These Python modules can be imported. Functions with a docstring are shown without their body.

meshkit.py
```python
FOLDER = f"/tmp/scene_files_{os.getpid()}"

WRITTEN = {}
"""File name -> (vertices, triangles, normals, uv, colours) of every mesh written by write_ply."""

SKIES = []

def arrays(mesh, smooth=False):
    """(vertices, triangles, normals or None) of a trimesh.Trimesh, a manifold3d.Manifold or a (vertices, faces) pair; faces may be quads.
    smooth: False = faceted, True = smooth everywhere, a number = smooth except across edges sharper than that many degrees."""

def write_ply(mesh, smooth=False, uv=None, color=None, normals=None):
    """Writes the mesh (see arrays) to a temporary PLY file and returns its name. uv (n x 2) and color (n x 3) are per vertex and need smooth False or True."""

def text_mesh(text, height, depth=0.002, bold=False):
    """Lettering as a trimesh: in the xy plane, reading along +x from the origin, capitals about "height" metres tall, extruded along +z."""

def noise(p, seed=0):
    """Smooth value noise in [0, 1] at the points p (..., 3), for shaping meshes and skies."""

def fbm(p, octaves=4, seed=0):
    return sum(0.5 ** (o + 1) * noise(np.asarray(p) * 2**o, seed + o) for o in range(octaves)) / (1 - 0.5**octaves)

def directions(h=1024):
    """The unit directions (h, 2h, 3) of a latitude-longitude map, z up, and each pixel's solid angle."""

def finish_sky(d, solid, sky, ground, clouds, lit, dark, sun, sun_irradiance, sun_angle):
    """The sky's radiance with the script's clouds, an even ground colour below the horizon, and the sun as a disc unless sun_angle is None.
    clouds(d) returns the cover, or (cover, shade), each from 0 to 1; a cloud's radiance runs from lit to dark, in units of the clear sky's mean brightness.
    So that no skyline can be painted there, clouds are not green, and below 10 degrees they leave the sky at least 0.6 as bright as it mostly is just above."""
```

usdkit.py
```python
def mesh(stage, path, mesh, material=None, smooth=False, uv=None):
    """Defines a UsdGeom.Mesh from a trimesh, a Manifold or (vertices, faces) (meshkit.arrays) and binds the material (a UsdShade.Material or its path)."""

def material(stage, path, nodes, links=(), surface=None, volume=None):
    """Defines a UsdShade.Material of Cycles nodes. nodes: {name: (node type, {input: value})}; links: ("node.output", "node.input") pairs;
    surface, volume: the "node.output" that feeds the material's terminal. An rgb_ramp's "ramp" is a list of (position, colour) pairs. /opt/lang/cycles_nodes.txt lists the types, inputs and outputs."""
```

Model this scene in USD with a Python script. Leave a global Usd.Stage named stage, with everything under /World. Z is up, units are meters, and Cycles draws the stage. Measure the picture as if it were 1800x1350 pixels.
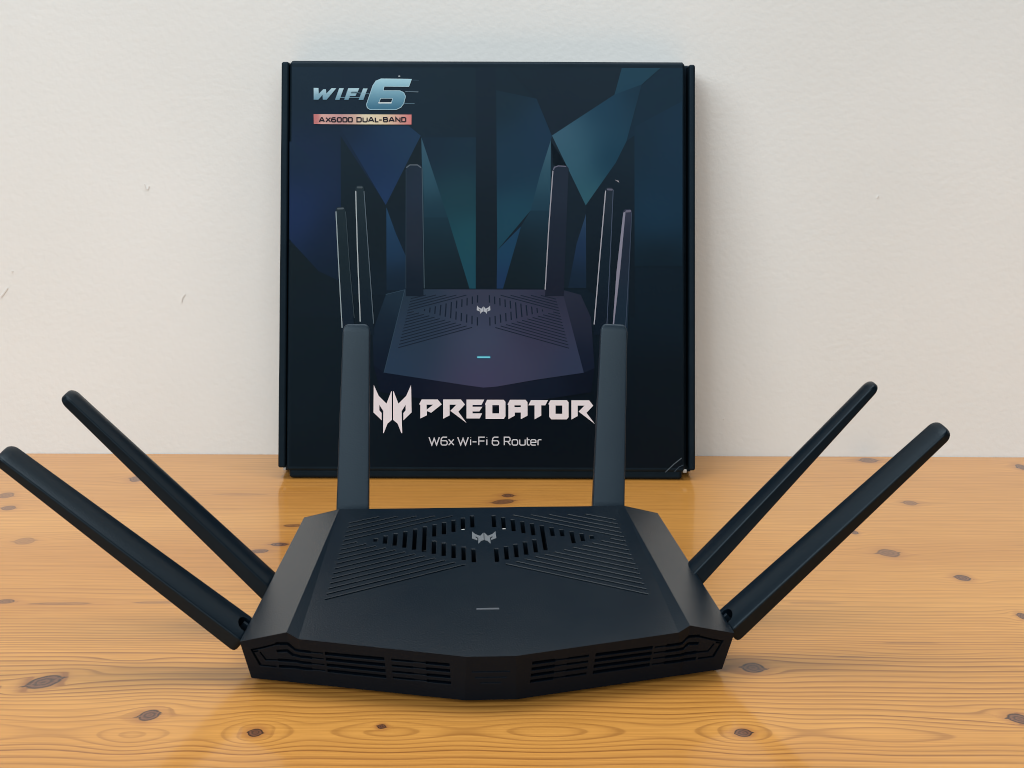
import math
import numpy as np
import trimesh
import shapely
from shapely.geometry import Polygon, LineString, box as sbox
from shapely.ops import unary_union
import manifold3d as m3
import meshkit, usdkit
from pxr import Gf, Sdf, Usd, UsdGeom, UsdLux, UsdShade, Vt

stage = Usd.Stage.CreateInMemory()
UsdGeom.SetStageUpAxis(stage, UsdGeom.Tokens.z)
UsdGeom.SetStageMetersPerUnit(stage, 1.0)
UsdGeom.Xform.Define(stage, '/World')

# ---------------------------------------------------------------- camera
AP = 36.0                                   # film width in mm
FPX, WPX = 2250.0, 1800.0                   # focal length in pixels of an 1800 px wide picture
cam = UsdGeom.Camera.Define(stage, '/World/camera')
cam.CreateHorizontalApertureAttr(AP)
cam.CreateVerticalApertureAttr(AP * 0.75)
cam.CreateFocalLengthAttr(AP * FPX / WPX)
cam.CreateVerticalApertureOffsetAttr(-407.0 / WPX * AP)
cam.CreateFStopAttr(0.0)
cam.CreateClippingRangeAttr(Gf.Vec2f(0.02, 50))
cam.AddTranslateOp().Set(Gf.Vec3d(0, 0, 0.294))
cam.AddRotateXYZOp().Set(Gf.Vec3f(0, 0, 0))
_p, _r = math.radians(3.0), math.radians(0.22)
_F = np.array([0, math.cos(_p), -math.sin(_p)]); _U0 = np.array([0, math.sin(_p), math.cos(_p)]); _R0 = np.array([1.0, 0, 0])
_R = math.cos(_r) * _R0 + math.sin(_r) * _U0; _U = math.cos(_r) * _U0 - math.sin(_r) * _R0
cam.ClearXformOpOrder()
_M = np.eye(4); _M[0, :3] = _R; _M[1, :3] = _U; _M[2, :3] = -_F; _M[3, :3] = (0, 0, 0.294)
cam.AddTransformOp().Set(Gf.Matrix4d(*_M.ravel().tolist()))
cam.CreateExposureAttr(0.0)

# ---------------------------------------------------------------- lamps (room light: window on the left, pale ceiling, room behind the camera)
def rect_light(name, pos, target, w, h, color, intensity):
    L = UsdLux.RectLight.Define(stage, '/World/' + name)
    L.CreateWidthAttr(w); L.CreateHeightAttr(h)
    L.CreateIntensityAttr(intensity); L.CreateColorAttr(Gf.Vec3f(*color))
    z = np.array(pos, float) - np.array(target, float); z /= np.linalg.norm(z)
    x = np.cross([0, 0, 1.0], z)
    x = np.array([1.0, 0, 0]) if np.linalg.norm(x) < 1e-6 else x / np.linalg.norm(x)
    y = np.cross(z, x)
    M = np.eye(4); M[0, :3] = x; M[1, :3] = y; M[2, :3] = z; M[3, :3] = pos
    L.AddTransformOp().Set(Gf.Matrix4d(*M.ravel().tolist()))
    return L
rect_light('window_light', (-1.6, -1.3, 1.75), (0.0, 0.85, 0.2), 2.0, 1.6, (0.93, 0.99, 1.02), 4.9)
rect_light('ceiling_light', (0.0, 0.62, 2.1), (0.0, 0.621, 0.0), 2.4, 0.75, (0.98, 0.99, 1.0), 6.6)
rect_light('room_light', (0.1, -2.4, 1.25), (0.0, 0.9, 0.2), 3.2, 1.5, (0.92, 0.99, 1.01), 2.8)

# ---------------------------------------------------------------- helpers
used = {}
def numbered(path):
    if path not in used:
        used[path] = 0
        return path
    used[path] += 1
    return f'{path}_{used[path]:03d}'
def thing(name, label, cat, M=None):
    x = UsdGeom.Xform.Define(stage, numbered('/World/' + name))
    if M is not None:
        x.AddTransformOp().Set(Gf.Matrix4d(*np.asarray(M, float).ravel().tolist()))
    p = x.GetPrim(); p.SetCustomDataByKey('label', label); p.SetCustomDataByKey('category', cat)
    return p
def part(parent, name, mesh, mat, smooth=False, label=None, color=None, vec=None):
    path = numbered(f'{parent.GetPath()}/{name}')
    if isinstance(mesh, m3.Manifold):
        mm = mesh.to_mesh(); mesh = trimesh.Trimesh(mm.vert_properties[:, :3], mm.tri_verts, process=False)
    m = usdkit.mesh(stage, path, mesh, mat, smooth=smooth)
    if color is not None:
        UsdGeom.PrimvarsAPI(m).CreatePrimvar('print_colour', Sdf.ValueTypeNames.Color3fArray, 'vertex').Set(Vt.Vec3fArray.FromNumpy(np.asarray(color, np.float32)))
    if vec is not None:
        UsdGeom.PrimvarsAPI(m).CreatePrimvar('wood', Sdf.ValueTypeNames.Float3Array, 'vertex').Set(Vt.Vec3fArray.FromNumpy(np.asarray(vec, np.float32)))
    p = m.GetPrim()
    if label: p.SetCustomDataByKey('label', label)
    return p
def lin(c):
    c = np.asarray(c, float) / 255.0
    return np.where(c <= 0.04045, c / 12.92, ((c + 0.055) / 1.055) ** 2.4)
def mbox(x0, x1, y0, y1, z0, z1):
    return m3.Manifold.cube((x1 - x0, y1 - y0, z1 - z0)).translate((x0, y0, z0))
def rounded_slab(x0, x1, y0, y1, z0, z1, r, n=16):
    """box with rounded edges: hull of spheres"""
    s = m3.Manifold.sphere(r, n)
    return m3.Manifold.batch_hull([s.translate((x, y, z)) for x in (x0 + r, x1 - r) for y in (y0 + r, y1 - r) for z in (z0 + r, z1 - r)])
def prism(poly, z0, z1):
    """shapely polygon (xy) -> manifold from z0 to z1"""
    cs = m3.CrossSection([np.array(poly.exterior.coords)[:-1]] + [np.array(i.coords)[:-1] for i in poly.interiors], m3.FillRule.EvenOdd)
    return m3.Manifold.extrude(cs, z1 - z0).translate((0, 0, z0))

# ---------------------------------------------------------------- materials
def mat(name, nodes, links, surface='p.BSDF'):
    return usdkit.material(stage, '/World/Looks/' + name, nodes, links, surface=surface)
wall_paint = mat('wall_paint', {
    'c': ('texture_coordinate', {}),
    'm': ('mapping', {'scale': (1, 1, 1)}),
    'n1': ('noise_texture', {'scale': 240.0, 'detail': 3.0, 'roughness': 0.55}),
    'n2': ('noise_texture', {'scale': 60.0, 'detail': 2.0}),
    'n3': ('noise_texture', {'scale': 3.0, 'detail': 3.0}),
    'add': ('math', {'math_type': 'multiply_add', 'value2': 0.6}),
    'b': ('bump', {'strength': 0.19, 'distance': 0.0010}),
    'r': ('rgb_ramp', {'ramp': [(0.3, (0.745, 0.755, 0.738)), (0.7, (0.81, 0.82, 0.806))]}),
    'p': ('principled_bsdf', {'roughness': 0.75, 'specular_ior_level': 0.25})},
    [('c.object', 'm.vector'), ('m.vector', 'n1.vector'), ('m.vector', 'n2.vector'), ('m.vector', 'n3.vector'),
     ('n2.fac', 'add.value1'), ('n1.fac', 'add.value3'), ('add.value', 'b.height'), ('b.normal', 'p.normal'),
     ('n3.fac', 'r.fac'), ('r.color', 'p.base_color')])
scuff_mat = mat('wall_scuff', {'p': ('principled_bsdf', {'base_color': (0.71, 0.70, 0.675), 'roughness': 0.9})}, [])

pine = mat('varnished_pine', {
    'a': ('attribute', {'attribute': 'wood'}),
    's': ('separate_xyz', {}),
    'c': ('texture_coordinate', {}),
    # annual rings
    'fr': ('math', {'math_type': 'fraction'}),
    'fl': ('math', {'math_type': 'floor'}),
    'wn': ('white_noise_texture', {'dimensions': '1D'}),
    'ring': ('rgb_ramp', {'ramp': [(0.0, (0.10,) * 3), (0.08, (0.0,) * 3), (0.46, (0.08,) * 3), (0.68, (0.42,) * 3), (0.82, (1.0,) * 3), (0.93, (0.95,) * 3), (1.0, (0.10,) * 3)]}),
    'ringc': ('map_range', {'from_min': 0.0, 'from_max': 1.0, 'to_min': 0.45, 'to_max': 1.0}),
    'mv': ('mapping', {'scale': (3.0, 34.0, 1.0)}),
    'nv': ('noise_texture', {'scale': 1.0, 'detail': 2.0}),
    'nvr': ('map_range', {'from_min': 0.30, 'from_max': 0.60, 'to_min': 0.5, 'to_max': 1.0, 'clamp': True}),
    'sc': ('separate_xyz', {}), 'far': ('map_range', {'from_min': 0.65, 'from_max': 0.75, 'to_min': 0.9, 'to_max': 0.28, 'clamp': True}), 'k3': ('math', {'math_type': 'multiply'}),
    'k1': ('math', {'math_type': 'multiply'}), 'k2': ('math', {'math_type': 'multiply'}),
    # fibres
    'mf': ('mapping', {'scale': (22.0, 900.0, 1.0)}),
    'nf': ('noise_texture', {'scale': 1.0, 'detail': 3.0, 'roughness': 0.6}),
    'rf': ('rgb_ramp', {'ramp': [(0.3, (0.82, 0.78, 0.72)), (0.7, (1.07, 1.08, 1.12))]}),
    # broad tone
    'mt': ('mapping', {'scale': (1.6, 11.0, 1.0)}),
    'nt': ('noise_texture', {'scale': 1.0, 'detail': 3.0}),
    'rt': ('rgb_ramp', {'ramp': [(0.25, (0.80, 0.70, 0.56)), (0.75, (1.05, 1.06, 1.10))]}),
    'wood': ('mix', {'color1': (0.635, 0.308, 0.068), 'color2': (0.19, 0.058, 0.011)}),
    'x1': ('mix', {'mix_type': 'multiply', 'fac': 1.0}), 'x2': ('mix', {'mix_type': 'multiply', 'fac': 1.0}),
    # knots
    'core': ('map_range', {'range_type': 'smoothstep', 'from_min': 1.12, 'from_max': 0.9, 'to_min': 0.0, 'to_max': 1.0, 'clamp': True}),
    'halo': ('map_range', {'range_type': 'smoothstep', 'from_min': 2.4, 'from_max': 0.9, 'to_min': 0.0, 'to_max': 0.42, 'clamp': True}),
    'corei': ('math', {'math_type': 'multiply', 'use_clamp': True}), 'haloi': ('math', {'math_type': 'multiply', 'use_clamp': True}),
    'mk': ('mapping', {'scale': (330.0, 330.0, 1.0)}),
    'nk': ('noise_texture', {'scale': 1.0, 'detail': 4.0, 'roughness': 0.65}),
    'kw': ('math', {'math_type': 'multiply_add', 'value2': 0.45}),
    'kw2': ('math', {'math_type': 'multiply', 'value2': 0.6667}),
    'rk': ('rgb_ramp', {'ramp': [(0.15, (0.050, 0.024, 0.016)), (0.35, (0.170, 0.066, 0.032)), (0.45, (0.060, 0.028, 0.018)), (0.62, (0.185, 0.075, 0.036)), (0.74, (0.040, 0.017, 0.012)), (0.84, (0.020, 0.009, 0.007)), (1.0, (0.07, 0.025, 0.010))]}),
    'h': ('mix', {'color2': (0.30, 0.105, 0.035)}),
    'kk': ('mix', {}),
    # varnish
    'nb': ('noise_texture', {'scale': 42.0, 'detail': 2.0}),
    'b': ('bump', {'strength': 0.10, 'distance': 0.0006}),
    'bb': ('bump', {'strength': 0.25, 'distance': 0.0002}),
    'p': ('principled_bsdf', {'roughness': 0.42, 'specular_ior_level': 0.2, 'coat_weight': 1.0, 'coat_roughness': 0.10, 'coat_ior': 1.38})},
    [('a.vector', 's.vector'), ('s.x', 'fr.value1'), ('s.x', 'fl.value1'), ('fl.value', 'wn.w'), ('fr.value', 'ring.fac'),
     ('wn.value', 'ringc.value'), ('c.object', 'mv.vector'), ('mv.vector', 'nv.vector'), ('nv.fac', 'nvr.value'),
     ('ring.color', 'k1.value1'), ('ringc.result', 'k1.value2'), ('k1.value', 'k2.value1'), ('nvr.result', 'k2.value2'),
     ('c.object', 'mf.vector'), ('mf.vector', 'nf.vector'), ('nf.fac', 'rf.fac'),
     ('c.object', 'mt.vector'), ('mt.vector', 'nt.vector'), ('nt.fac', 'rt.fac'),
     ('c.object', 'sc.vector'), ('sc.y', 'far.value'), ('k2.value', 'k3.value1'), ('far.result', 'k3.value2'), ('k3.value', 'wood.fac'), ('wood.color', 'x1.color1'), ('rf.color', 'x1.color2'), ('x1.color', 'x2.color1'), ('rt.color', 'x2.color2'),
     ('s.y', 'core.value'), ('s.y', 'halo.value'), ('core.result', 'corei.value1'), ('s.z', 'corei.value2'), ('halo.result', 'haloi.value1'), ('s.z', 'haloi.value2'),
     ('c.object', 'mk.vector'), ('mk.vector', 'nk.vector'), ('nk.fac', 'kw.value1'), ('s.y', 'kw.value3'), ('kw.value', 'kw2.value1'), ('kw2.value', 'rk.fac'),
     ('haloi.value', 'h.fac'), ('x2.color', 'h.color1'), ('corei.value', 'kk.fac'), ('h.color', 'kk.color1'), ('rk.color', 'kk.color2'),
     ('kk.color', 'p.base_color'), ('c.object', 'nb.vector'), ('nb.fac', 'b.height'), ('b.normal', 'p.coat_normal'),
     ('nf.fac', 'bb.height'), ('bb.normal', 'p.normal')])

def plastic(name, base, rough, bump=0.22, spec=0.5, bev=0.0006, tint=(0.88, 0.95, 1.0)):
    return mat(name, {
        'c': ('texture_coordinate', {}),
        'n': ('noise_texture', {'scale': 1100.0, 'detail': 2.0}),
        'n2': ('noise_texture', {'scale': 9.0, 'detail': 3.0}),
        'r2': ('map_range', {'from_min': 0.3, 'from_max': 0.7, 'to_min': rough - 0.05, 'to_max': rough + 0.05, 'clamp': True}),
        'bv': ('bevel', {'samples': 6, 'radius': bev}),
        'b': ('bump', {'strength': bump, 'distance': 0.0004}),
        'p': ('principled_bsdf', {'base_color': base, 'specular_ior_level': spec, 'specular_tint': tint})},
        [('c.object', 'n.vector'), ('c.object', 'n2.vector'), ('n2.fac', 'r2.value'), ('r2.result', 'p.roughness'),
         ('n.fac', 'b.height'), ('bv.bevel', 'b.normal'), ('b.normal', 'p.normal')])
body_plastic = plastic('matte_black_plastic', (0.0018, 0.0060, 0.0112), 0.27, spec=0.58)
grille_plastic = plastic('front_grille_plastic', (0.003, 0.0065, 0.012), 0.42, spec=0.12)
antenna_plastic = plastic('antenna_black_plastic', (0.0018, 0.0055, 0.0100), 0.34, bump=0.14, spec=0.25, tint=(0.70, 0.88, 1.0))
upright_plastic = plastic('upright_antenna_plastic', (0.006, 0.015, 0.026), 0.42, bump=0.12, spec=0.42, tint=(0.75, 0.9, 1.0))
hinge_plastic = plastic('hinge_plastic', (0.008, 0.016, 0.025), 0.35, bump=0.05, bev=0.0003)
rubber = plastic('rubber_foot', (0.012, 0.012, 0.013), 0.8, spec=0.3)
emblem_grey = mat('emblem_grey', {'p': ('principled_bsdf', {'base_color': (0.15, 0.165, 0.18), 'roughness': 0.38})}, [])
lens_grey = mat('indicator_lens', {'p': ('principled_bsdf', {'base_color': (0.09, 0.10, 0.115), 'roughness': 0.35})}, [])
white_plastic = mat('white_plastic', {'p': ('principled_bsdf', {'base_color': (0.72, 0.72, 0.70), 'roughness': 0.4})}, [])

def card(name, nodes_color, links_color, rough=0.34, spec=0.15):
    nodes = {'c': ('texture_coordinate', {}), 'n': ('noise_texture', {'scale': 260.0, 'detail': 2.0}), 'nw': ('noise_texture', {'scale': 16.0, 'detail': 2.0}),
             'add': ('math', {'math_type': 'multiply_add', 'value2': 4.0}),
             'b': ('bump', {'strength': 0.10, 'distance': 0.0004}),
             'p': ('principled_bsdf', {'roughness': rough, 'specular_ior_level': spec, 'specular_tint': (0.55, 0.8, 1.0)})}
    nodes.update(nodes_color)
    return mat(name, nodes, [('c.object', 'n.vector'), ('c.object', 'nw.vector'), ('nw.fac', 'add.value1'), ('n.fac', 'add.value3'), ('add.value', 'b.height'), ('b.normal', 'p.normal')] + links_color)
print_mat = card('printed_card', {'a': ('attribute', {'attribute': 'print_colour'})}, [('a.color', 'p.base_color')])
card_mat = card('dark_card', {'nc': ('noise_texture', {'scale': 40.0, 'detail': 3.0}), 'rc': ('rgb_ramp', {'ramp': [(0.3, (0.004, 0.009, 0.015)), (0.7, (0.006, 0.013, 0.021))]})},
                [('c.object', 'nc.vector'), ('nc.fac', 'rc.fac'), ('rc.color', 'p.base_color')], rough=0.42)
torn_mat = mat('torn_card', {'p': ('principled_bsdf', {'base_color': (0.34, 0.33, 0.31), 'roughness': 0.9})}, [])

# ---------------------------------------------------------------- setting: wall
WALL_Y = 1.005
wall = usdkit.mesh(stage, '/World/wall', trimesh.creation.box(bounds=[[-2.2, WALL_Y, -0.6], [2.2, WALL_Y + 0.1, 2.3]]), wall_paint).GetPrim()
wall.SetCustomDataByKey('kind', 'structure'); wall.SetCustomDataByKey('label', 'off-white painted wall behind the table')
wall.SetCustomDataByKey('category', 'wall')
def scuff(pts, w):
    g = LineString(pts).buffer(w, cap_style='round')
    m = trimesh.creation.extrude_polygon(g, 0.0004, engine='earcut')
    v = m.vertices.copy(); m.vertices = np.c_[v[:, 0], WALL_Y - 0.0003 + 0 * v[:, 1] - (v[:, 2] - 0.0002), v[:, 1]]; m.invert()
    part(wall, 'scuff', m, scuff_mat)
scuff([(-0.4035, 0.1255), (-0.4010, 0.1285), (-0.3985, 0.1322)], 0.0005)
scuff([(-0.2608, 0.1222), (-0.2602, 0.1250), (-0.2582, 0.1278)], 0.0004)
scuff([(-0.2890, 0.2150), (-0.2880, 0.2115), (-0.2865, 0.2110), (-0.2855, 0.2135)], 0.0004)
scuff([(-0.3944, 0.1456), (-0.3942, 0.1458)], 0.0006)
scuff([(0.1687, 0.0297), (0.1690, 0.0299)], 0.0005)
scuff([(0.2886, 0.2081), (0.2878, 0.2068)], 0.0004)

# ---------------------------------------------------------------- table
KNOTS = [(-0.2296,0.6151,0.0076,0.0066,1.00,0.35),(-0.1680,0.5825,0.0045,0.0054,1.00,0.15),(-0.1155,0.5666,0.0034,0.0036,1.40,0.00),(-0.0588,0.5727,0.0018,0.0021,1.50,0.00),
 (0.1231,0.6335,0.0058,0.0057,1.00,0.00),(0.1062,0.5683,0.0036,0.0036,1.30,0.00),(0.2378,0.5819,0.0053,0.0048,1.20,-0.30),(0.2388,0.7941,0.0065,0.0069,0.80,-0.10),
 (0.2712,0.7533,0.0044,0.0045,1.00,-0.20),(0.2271,0.8311,0.0023,0.0035,1.00,0.00),(0.2828,0.8917,0.0048,0.0050,0.70,0.00),(0.2817,0.9950,0.0067,0.0062,0.85,0.00),
 (0.3961,0.9784,0.0040,0.0074,1.00,0.00),(-0.3128,0.8094,0.0062,0.0062,0.45,0.00),(-0.3482,0.8734,0.0047,0.0048,0.80,0.00),(-0.3608,0.9004,0.0057,0.0063,0.70,0.00),
 (-0.2789,0.9398,0.0051,0.0069,0.90,0.00),(-0.0019,0.9047,0.0041,0.0038,0.90,0.00),(-0.0051,0.8908,0.0072,0.0050,0.80,0.20),(-0.1587,0.7929,0.0057,0.0034,0.90,0.10),
 (-0.1483,0.8050,0.0051,0.0030,1.00,0.00),(-0.2868,0.7132,0.0052,0.0032,0.80,0.00),(0.2851,0.6982,0.0025,0.0046,1.00,0.00)]
STREAKS = [(-0.2535,0.7104,0.0225,0.0020,0.50,0.03),(-0.1993,0.7125,0.0194,0.0016,0.50,0.03),(-0.1452,0.8401,0.0076,0.0033,0.70,0.00),(0.1729,0.7152,0.0195,0.0020,0.25,0.00),
 (0.2119,0.6634,0.0181,0.0014,0.30,0.00),(-0.1951,0.9049,0.0245,0.0026,0.30,0.00),(0.1772,0.6462,0.0162,0.0010,0.35,0.00)]
def fb(x, y, o=3, seed=0):
    return meshkit.fbm(np.stack([x, y, np.zeros_like(x) + 0.37], -1), o, seed) - 0.5
def wood_field(X, Y):
    y1 = Y + 0.009 * fb(X * 2.2, Y * 5, 3, 3) + 0.0030 * fb(X * 9, Y * 38, 2, 5) + 0.0011 * fb(X * 34, Y * 200, 2, 6)
    dy = np.zeros_like(X); kd = np.full_like(X, 6.0); ki = np.zeros_like(X); best = np.full_like(X, 1e9)
    wob = 0.45 * fb(X * 120, Y * 160, 3, 9)
    for n, (xk, yk, ax, ay, inten, sk) in enumerate(KNOTS + STREAKS):
        ux, uy = X - xk, Y - yk - sk * (X - xk)
        r = np.sqrt((ux / ax) ** 2 + (uy / ay) ** 2)
        if n < len(KNOTS):
            R2 = (ux / (ax * 2.6)) ** 2 + (uy / (ay * 1.35)) ** 2
            dy += uy * np.minimum(1.0, 1.0 / np.maximum(R2, 1e-6)) * np.exp(-R2 / 14.0)
            tail = np.sqrt((ux / (ax * 1.75)) ** 2 + ((uy - 0.3 * ay * np.sin(ux / ax * 1.3 + n)) / (ay * 0.20)) ** 2) * 1.05 + 0.1   # pointed tails along the grain
            rr = np.minimum(r, tail)
        else:
            rr = r * 0.8 + 0.35
        rr = rr * (1 + wob)
        better = rr < best
        best = np.where(better, rr, best); ki = np.where(better, inten, ki)
    kd = np.minimum(best, 5.0)
    y1 = y1 - dy
    d = 0.0125 + 0.004 * fb(X * 9 + 3.1, X * 0 + 0.5, 3, 21)
    for xi, wi_, am in ((-0.171, 0.017, 0.0080), (-0.1155, 0.014, 0.0095), (-0.054, 0.026, 0.0085), (0.0155, 0.030, 0.0100), (0.1062, 0.019, 0.0095), (0.171, 0.036, 0.0062), (0.262, 0.03, 0.008), (-0.26, 0.03, 0.008), (0.36, 0.03, 0.008), (-0.35, 0.03, 0.008)):
        d = d - am * np.exp(-np.abs((X - xi) / wi_) ** 1.7)
    d = np.sqrt(d ** 2 + 0.0022 ** 2)
    yc = 0.5662 + 0.004 * fb(X * 7, X * 0 + 1.5, 2, 31)
    G = np.sqrt((y1 - yc) ** 2 + d ** 2)
    for xi, yi, wx, wy, am in ((-0.1975, 0.6400, 0.020, 0.0042, 0.0050), (0.21, 0.6500, 0.05, 0.005, 0.003), (0.235, 0.800, 0.045, 0.014, 0.010), (-0.02, 0.893, 0.05, 0.010, 0.007),
                               (0.30, 0.715, 0.05, 0.006, 0.005), (-0.24, 0.712, 0.08, 0.006, 0.004), (0.14, 0.86, 0.06, 0.012, 0.006), (-0.22, 0.86, 0.07, 0.014, 0.008), (0.20, 0.93, 0.08, 0.012, 0.006)):
        G = G + am * np.exp(-((X - xi) / wx) ** 2 - ((Y - yi) / wy) ** 2)
    gt = np.linspace(0, 0.8, 4000)                                          # rings per metre, wide and narrow years
    nz = meshkit.fbm(np.stack([gt * 52, 0 * gt + 0.2, 0 * gt + 0.7], -1), 2, 17)
    dens = np.where(gt < 0.020, 300.0, 165 + 1300 * np.clip(nz - 0.38, 0, 1) ** 1.6)
    dens = np.where(gt > 0.14, dens * 0.8, dens)
    g = np.interp(G, gt, np.cumsum(dens) * (gt[1] - gt[0]))
    return np.stack([g + 20.0, kd, ki], -1)
xs = np.unique(np.round(np.concatenate([np.linspace(-0.9, -0.44, 60), np.arange(-0.44, 0.4401, 0.00125), np.linspace(0.44, 0.9, 60)]), 6))
ys = np.unique(np.round(np.concatenate([np.linspace(0.18, 0.525, 70), np.arange(0.525, 1.0031, 0.00115), [1.0045]]), 6))
XX, YY = np.meshgrid(xs, ys)
nx, ny = len(xs), len(ys)
idx = np.arange(nx * ny).reshape(ny, nx)
quads = np.stack([idx[:-1, :-1], idx[:-1, 1:], idx[1:, 1:], idx[1:, :-1]], -1).reshape(-1, 4)
TV = np.stack([XX, YY, np.zeros_like(XX)], -1).reshape(-1, 3)
WV = wood_field(XX, YY).reshape(-1, 3)
# edges and underside of the board (the border loop dropped by 28 mm)
loop = np.concatenate([idx[0, :-1], idx[:-1, -1], idx[-1, :0:-1], idx[:0:-1, 0]])
base = len(TV)
low = TV[loop] - [0, 0, 0.028]
TV = np.vstack([TV, low]); WV = np.vstack([WV, WV[loop]])
nl = len(loop); a = np.arange(nl); b = (a + 1) % nl
sides = np.stack([loop[b], loop[a], base + a, base + b], -1)
cidx = len(TV)
TV = np.vstack([TV, [[0, 0.6, -0.028]]]); WV = np.vstack([WV, [[20, 5, 0]]])
under = np.stack([base + b, base + a, np.full(nl, cidx)], -1)
tri = np.vstack([quads[:, [0, 1, 2]], quads[:, [0, 2, 3]], sides[:, [0, 1, 2]], sides[:, [0, 2, 3]], under])
table = thing('table', 'varnished knotty pine table carrying the router and its box', 'table')
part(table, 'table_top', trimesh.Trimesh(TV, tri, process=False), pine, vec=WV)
apron = trimesh.creation.box(bounds=[[-0.86, 0.26, -0.11], [0.86, 0.28, -0.0282]])
part(table, 'apron', apron, mat('pine_plain', {'p': ('principled_bsdf', {'base_color': (0.5, 0.27, 0.08), 'roughness': 0.4})}, []))

# ---------------------------------------------------------------- lettering drawn as strokes
def stroke_glyph(ch):
    """polylines in a unit cell: x 0..w, y 0 (base line)..1 (capital height); returns (lines, width)"""
    G = {
        'W': ([[(0, 1), (.27, 0), (.5, .85), (.73, 0), (1, 1)]], 1.0),
        '6': ([[(.70, 1), (.22, 1), (.06, .86), (0, .55), (0, .18), (.14, 0), (.58, 0), (.72, .16), (.72, .40), (.58, .56), (.02, .56)]], .72),
        'x': ([[(0, .72), (.62, 0)], [(.62, .72), (0, 0)]], .62),
        'i': ([[(0, 0), (0, .72)], [(0, .95), (0, 1.0)]], .0),
        '-': ([[(0, .42), (.46, .42)]], .46),
        'F': ([[(0, 0), (0, 1), (.68, 1)], [(0, .52), (.62, .52)]], .68),
        'R': ([[(0, 0), (0, 1), (.56, 1), (.70, .86), (.70, .60), (.56, .46), (0, .46)], [(.40, .46), (.74, 0)]], .74),
        'o': ([[(.14, 0), (.54, 0), (.68, .14), (.68, .56), (.54, .70), (.14, .70), (0, .56), (0, .14), (.14, 0)]], .68),
        'u': ([[(0, .70), (0, .14), (.14, 0), (.52, 0), (.66, .12)], [(.66, .70), (.66, 0)]], .66),
        't': ([[(.10, .95), (.10, .14), (.22, 0), (.42, 0)], [(0, .70), (.42, .70)]], .42),
        'e': ([[(.62, 0), (.14, 0), (0, .14), (0, .56), (.14, .70), (.50, .70), (.64, .56), (.64, .34), (.02, .34)]], .64),
        'r': ([[(0, 0), (0, .56), (.12, .70), (.40, .70)]], .40),
        'A': ([[(0, 0), (.38, 1), (.52, 1), (.90, 0)], [(.16, .30), (.74, .30)]], .90),
        'X': ([[(0, 1), (.84, 0)], [(.84, 1), (0, 0)]], .84),
        '0': ([[(.12, 0), (.66, 0), (.78, .14), (.78, .86), (.66, 1), (.12, 1), (0, .86), (0, .14), (.12, 0)]], .78),
        'D': ([[(0, 0), (.62, 0), (.78, .16), (.78, .84), (.62, 1), (0, 1), (0, 0)]], .78),
        'U': ([[(0, 1), (0, .14), (.14, 0), (.64, 0), (.78, .14), (.78, 1)]], .78),
        'L': ([[(0, 1), (0, 0), (.62, 0)]], .62),
        'B': ([[(0, 0), (0, 1), (.60, 1), (.70, .90), (.70, .64), (.60, .53), (0, .53)], [(.60, .53), (.74, .42), (.74, .12), (.62, 0), (0, 0)]], .76),
        'N': ([[(0, 0), (0, 1), (.78, 0), (.78, 1)]], .78),
    }
    return G[ch]
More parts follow.
